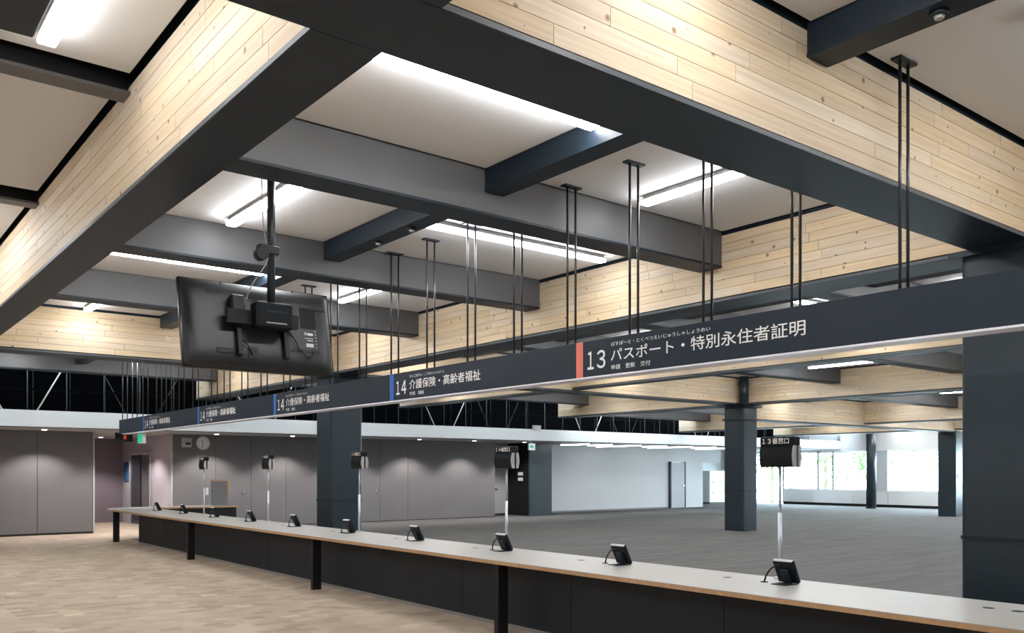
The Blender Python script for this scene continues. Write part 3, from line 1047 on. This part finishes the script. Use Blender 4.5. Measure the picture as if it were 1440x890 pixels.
for ax in (-0.205, 0.18):
    MB().box((ax - 0.02, -0.115, -0.26), (ax + 0.02, -0.07, 0.20), 0.004, 1, TVM).build('mount_arm', M['black'], mount)
MB().box((-0.27, -0.17, 0.0), (-0.16, -0.08, 0.21), 0.012, 1, TVM).build('tilt_unit', M['black'], mount)

tv = thing('television', (2.775, 6.79, EYE + 0.80), 'large flat television hanging with its black back turned', 'television')
MB().box((-0.625, -0.020, -0.36), (0.625, 0.025, 0.36), 0.008, 2, TVM).build('bezel', M['gloss'], tv)
# back shell tapered like a shallow tray
tmp = MB()
b2 = bmesh.new()
NU, NV = 32, 22
rows = []
for iv in range(NV + 1):
    row = []
    for iu in range(NU + 1):
        cu_ = -math.cos(math.pi * iu / NU)
        cv_ = -math.cos(math.pi * iv / NV)
        d_ = 0.056 * (1 - abs(cu_) ** 14) * (1 - abs(cv_) ** 9)
        row.append(b2.verts.new((0.62 * cu_, -0.015 - d_, 0.357 * cv_)))
    rows.append(row)
for iv in range(NV):
    for iu in range(NU):
        f_ = b2.faces.new((rows[iv][iu], rows[iv][iu + 1], rows[iv + 1][iu + 1], rows[iv + 1][iu]))
        f_.smooth = True
bmesh.ops.recalc_face_normals(b2, faces=b2.faces[:])
tmp._add(b2, TVM)
shell = tmp.build('back_shell', M['tvback'], tv)


def tvbox(name, lo, hi, m, par, bev=0.0):
    return MB().box(lo, hi, bev, 1, TVM).build(name, m, par)


tvbox('vent_slot', (-0.43, -0.072, 0.235), (0.43, -0.066, 0.262), M['black'], shell)
tvbox('cover_panel', (0.33, -0.071, 0.02), (0.47, -0.066, 0.20), M['plastic'], shell)
tvbox('side_slot', (0.46, -0.073, 0.185), (0.56, -0.066, 0.20), M['black'], shell)
tvbox('rating_label', (0.385, -0.0715, -0.035), (0.435, -0.067, -0.015), M['paper'], shell)
tvbox('rating_label', (0.36, -0.0715, -0.035), (0.378, -0.067, -0.010), M['greyrim'], shell)
tvbox('rating_label', (0.36, -0.0715, -0.065), (0.435, -0.067, -0.058), M['greyrim'], shell)
tvbox('rating_label', (0.38, -0.0715, -0.085), (0.432, -0.067, -0.075), M['greyrim'], shell)
tvbox('rating_label', (0.37, -0.0715, -0.135), (0.435, -0.067, -0.105), M['paper'], shell)
tvbox('port_slot', (0.23, -0.075, -0.185), (0.48, -0.066, -0.165), M['black'], shell)
tvbox('port_cover', (-0.38, -0.076, -0.245), (-0.23, -0.066, -0.205), M['steel'], shell, 0.004)
tvbox('cable_hatch', (-0.13, -0.075, -0.27), (-0.05, -0.066, -0.18), M['black'], shell)
for i in range(6):
    tvbox('port', (0.455, -0.072, -0.14 + 0.028 * i), (0.463, -0.066, -0.128 + 0.028 * i), M['greyrim'], shell)
for (sx, sz) in ((-0.59, 0.2), (-0.59, -0.2), (0.59, 0.2), (0.59, -0.2), (-0.3, -0.335), (0.1, -0.335), (0.4, -0.335), (-0.3, 0.34), (0.3, 0.34)):
    p0 = TVM @ Vector((sx, -0.04, sz))
    p1 = TVM @ Vector((sx, -0.020, sz))
    MB().cyl(p0, p1, 0.008, n=8).build('screw', M['black'], shell)


def cable(pts, r, name, m, parent):
    # smooth through points
    out = []
    P = [Vector(p) for p in pts]
    for i in range(len(P) - 1):
        p0, p1, p2, p3 = P[max(i - 1, 0)], P[i], P[i + 1], P[min(i + 2, len(P) - 1)]
        for s in range(6):
            t_ = s / 6
            out.append(0.5 * ((2 * p1) + (p2 - p0) * t_ + (2 * p0 - 5 * p1 + 4 * p2 - p3) * t_ ** 2 + (3 * p1 - p0 - 3 * p2 + p3) * t_ ** 3))
    out.append(P[-1])
    return MB().tube(out, r, 6).build(name, m, parent)


cable([(PX - 0.06, PY - 0.02, EYE + CEIL - 0.02), (PX - 0.09, PY - 0.03, EYE + 2.3), (PX - 0.07, PY - 0.02, EYE + 1.9), (PX - 0.045, PY - 0.04, EYE + 1.73), (PX - 0.06, PY - 0.05, EYE + 1.62), (PX - 0.17, PY - 0.04, EYE + 1.44), (PX - 0.20, PY, EYE + 1.33)], 0.004, 'cable', M['greyrim'], mount)
cable([TVM @ Vector(p) for p in ((0.20, -0.09, -0.03), (0.25, -0.10, -0.08), (0.30, -0.09, -0.17), (0.36, -0.10, -0.23), (0.41, -0.09, -0.21), (0.42, -0.08, -0.18))], 0.005, 'power_cable', M['black'], tv)
cable([TVM @ Vector(p) for p in ((-0.20, -0.11, -0.12), (-0.17, -0.10, -0.15), (-0.13, -0.09, -0.18), (-0.10, -0.085, -0.25))], 0.005, 'signal_cable', M['black'], tv)

# ------------------------------------------------------------------ small wall and ceiling fittings
ck = thing('wall_clock', (8.60, WY - 0.02, 2.24), 'round white wall clock high on the grey wall', 'clock')
MB().cyl((8.60, WY - 0.05, 2.44), (8.60, WY, 2.44), 0.20, n=36).build('case', M['greyrim'], ck)
MB().cyl((8.60, WY - 0.055, 2.44), (8.60, WY - 0.05, 2.44), 0.175, n=36).build('dial', M['paper'], ck)
for i in range(12):
    a = math.radians(30 * i)
    c_, s_ = math.sin(a), math.cos(a)
    MB().cyl((8.60 + 0.135 * c_, WY - 0.058, 2.44 + 0.135 * s_), (8.60 + 0.160 * c_, WY - 0.058, 2.44 + 0.160 * s_), 0.006, n=6).build('hour_mark', M['black'], ck)
MB().cyl((8.60, WY - 0.060, 2.44), (8.60 - 0.05, WY - 0.060, 2.44 + 0.07), 0.008, n=6).build('hour_hand', M['black'], ck)
MB().cyl((8.60, WY - 0.062, 2.44), (8.60 - 0.03, WY - 0.062, 2.44 - 0.13), 0.006, n=6).build('minute_hand', M['black'], ck)
pa = thing('wall_speaker', (8.14, WY - 0.02, 2.32), 'small pale square speaker panel beside the wall clock', 'speaker')
bx('case', (8.00, WY - 0.05, 2.31), (8.28, WY, 2.58), M['greyrim'], pa, 0.01)
for xx in (8.14, 8.21):
    MB().cyl((xx, WY - 0.056, 2.42), (xx, WY - 0.05, 2.42), 0.035, n=14).build('knob', M['black'], pa)


def exit_sign(x, y, z, label):
    t = thing('exit_sign', (x, y, z), label, 'sign', 'green exit signs')
    bx('case', (x - 0.15, y, z), (x + 0.15, y + 0.05, z + 0.24), M['white'], t)
    bx('lit_face', (x - 0.14, y - 0.004, z + 0.01), (x + 0.14, y, z + 0.23), M['exit_white'], t)
    ar = MB()
    ar.prism([(x - 0.10, z + 0.12), (x - 0.01, z + 0.20), (x - 0.01, z + 0.145), (x + 0.09, z + 0.145), (x + 0.09, z + 0.095), (x - 0.01, z + 0.095), (x - 0.01, z + 0.04)], 1, y - 0.007, y - 0.004)
    ar.build('arrow', M['green'], t)
    bx('hanger', (x - 0.02, y + 0.01, z + 0.24), (x + 0.02, y + 0.04, LOWZ), M['white'], t)


exit_sign(19.55, 23.6, 2.37, 'white and green arrow exit sign by the dark pier')
exit_sign(33.9, 23.3, 2.37, 'white and green arrow exit sign towards the windows')
e = thing('exit_box', (6.35, 23.0, 2.34), 'green lit exit sign hanging near the sign end by the lift', 'sign', 'green exit signs')
bx('case', (6.28, 23.0, 2.34), (6.46, 23.10, 2.60), M['white'], e)
bx('lit_face', (6.27, 22.99, 2.36), (6.37, 23.0, 2.58), M['green'], e)
bx('hanger', (6.36, 23.03, 2.60), (6.40, 23.07, LOWZ), M['white'], e)
rl = thing('red_display', (6.0, 23.2, 2.36), 'small black display box with red figure beside green exit sign', 'display')
bx('case', (5.80, 23.2, 2.38), (6.20, 23.28, 2.60), M['black'], rl)
bx('figure', (5.98, 23.193, 2.44), (6.05, 23.2, 2.54), M['red'], rl)
bx('hanger', (5.98, 23.22, 2.60), (6.02, 23.26, LOWZ), M['black'], rl)


def sensor(x, y, z, label):
    t = thing('ceiling_sensor', (x, y, z - 0.03), label, 'sensor', 'small round ceiling sensors')
    MB().cyl((x, y, z - 0.02), (x, y, z), 0.045, 0.05, n=18).build('base', M['steel'], t)
    MB().cyl((x, y, z - 0.035), (x, y, z - 0.02), 0.02, 0.028, n=12).build('lens', M['greyrim'], t)


sensor(4.53, 2.18, EYE + 2.36, 'small round sensor under the joist just behind the crossing girder')
sensor(4.53, 7.30, EYE + 2.36, 'small round sensor under the joist above the television strip')
sensor(4.53, 7.95, EYE + 2.36, 'small round sensor close to the grey beam past the television')
spk = thing('sprinkler_head', (0.93, 7.0, EYE + 2.47), 'small metal sprinkler head on the waiting-side ceiling', 'sprinkler')
MB().cyl((0.93, 7.0, EYE + 2.50), (0.93, 7.0, EYE + 2.55), 0.014, n=10).build('pipe', M['rod'], spk)
MB().cyl((0.93, 7.0, EYE + 2.47), (0.93, 7.0, EYE + 2.50), 0.03, 0.012, n=12).build('rose', M['silver'], spk)

# ------------------------------------------------------------------ outside the windows
struct(bx('ground_outside', (38.6, -25, -0.6), (110, 75, -0.5), M['ground']))


def tree(x, y, h, r, seed, label):
    rn = random.Random(seed)
    t = thing('garden_tree', (x, y, -0.5), label, 'tree', 'trees outside the windows')
    MB().cyl((x, y, -0.5), (x, y, h * 0.75), 0.16, 0.06, n=8).build('trunk', M['bark'], t)
    vs_, fs = [], []
    for i in range(1500):
        d = Vector((rn.gauss(0, 1), rn.gauss(0, 1), rn.gauss(0, 1))).normalized() * r * rn.uniform(0.35, 1.0)
        c = Vector((x, y, h * 0.58)) + Vector((d.x, d.y, d.z * 1.25))
        a = Vector((rn.uniform(-1, 1), rn.uniform(-1, 1), rn.uniform(-1, 1))).normalized()
        b = a.orthogonal().normalized()
        s = rn.uniform(0.09, 0.17)
        n0 = len(vs_)
        vs_ += [c - a * s, c + b * s * 0.6, c + a * s, c - b * s * 0.6]
        fs.append((n0, n0 + 1, n0 + 2, n0 + 3))
    me = bpy.data.meshes.new('foliage')
    me.from_pydata([v - Vector((x, y, -0.5)) for v in vs_], [], fs)
    me.materials.append(M['leaf'])
    o = bpy.data.objects.new('foliage', me)
    C.objects.link(o)
    o.parent = t
    o['kind'] = 'stuff'


for i, (tx, ty, th, tr) in enumerate(((47, 22.0, 5.2, 2.0), (46, 26.0, 4.8, 1.7), (48, 30.0, 5.5, 2.1), (49, 34.5, 5.2, 1.9))):
    tree(tx, ty, th, tr, i + 3, 'leafy garden tree outside the windows, %s from the glazed door' % ('fourth', 'third', 'second', 'first')[i])
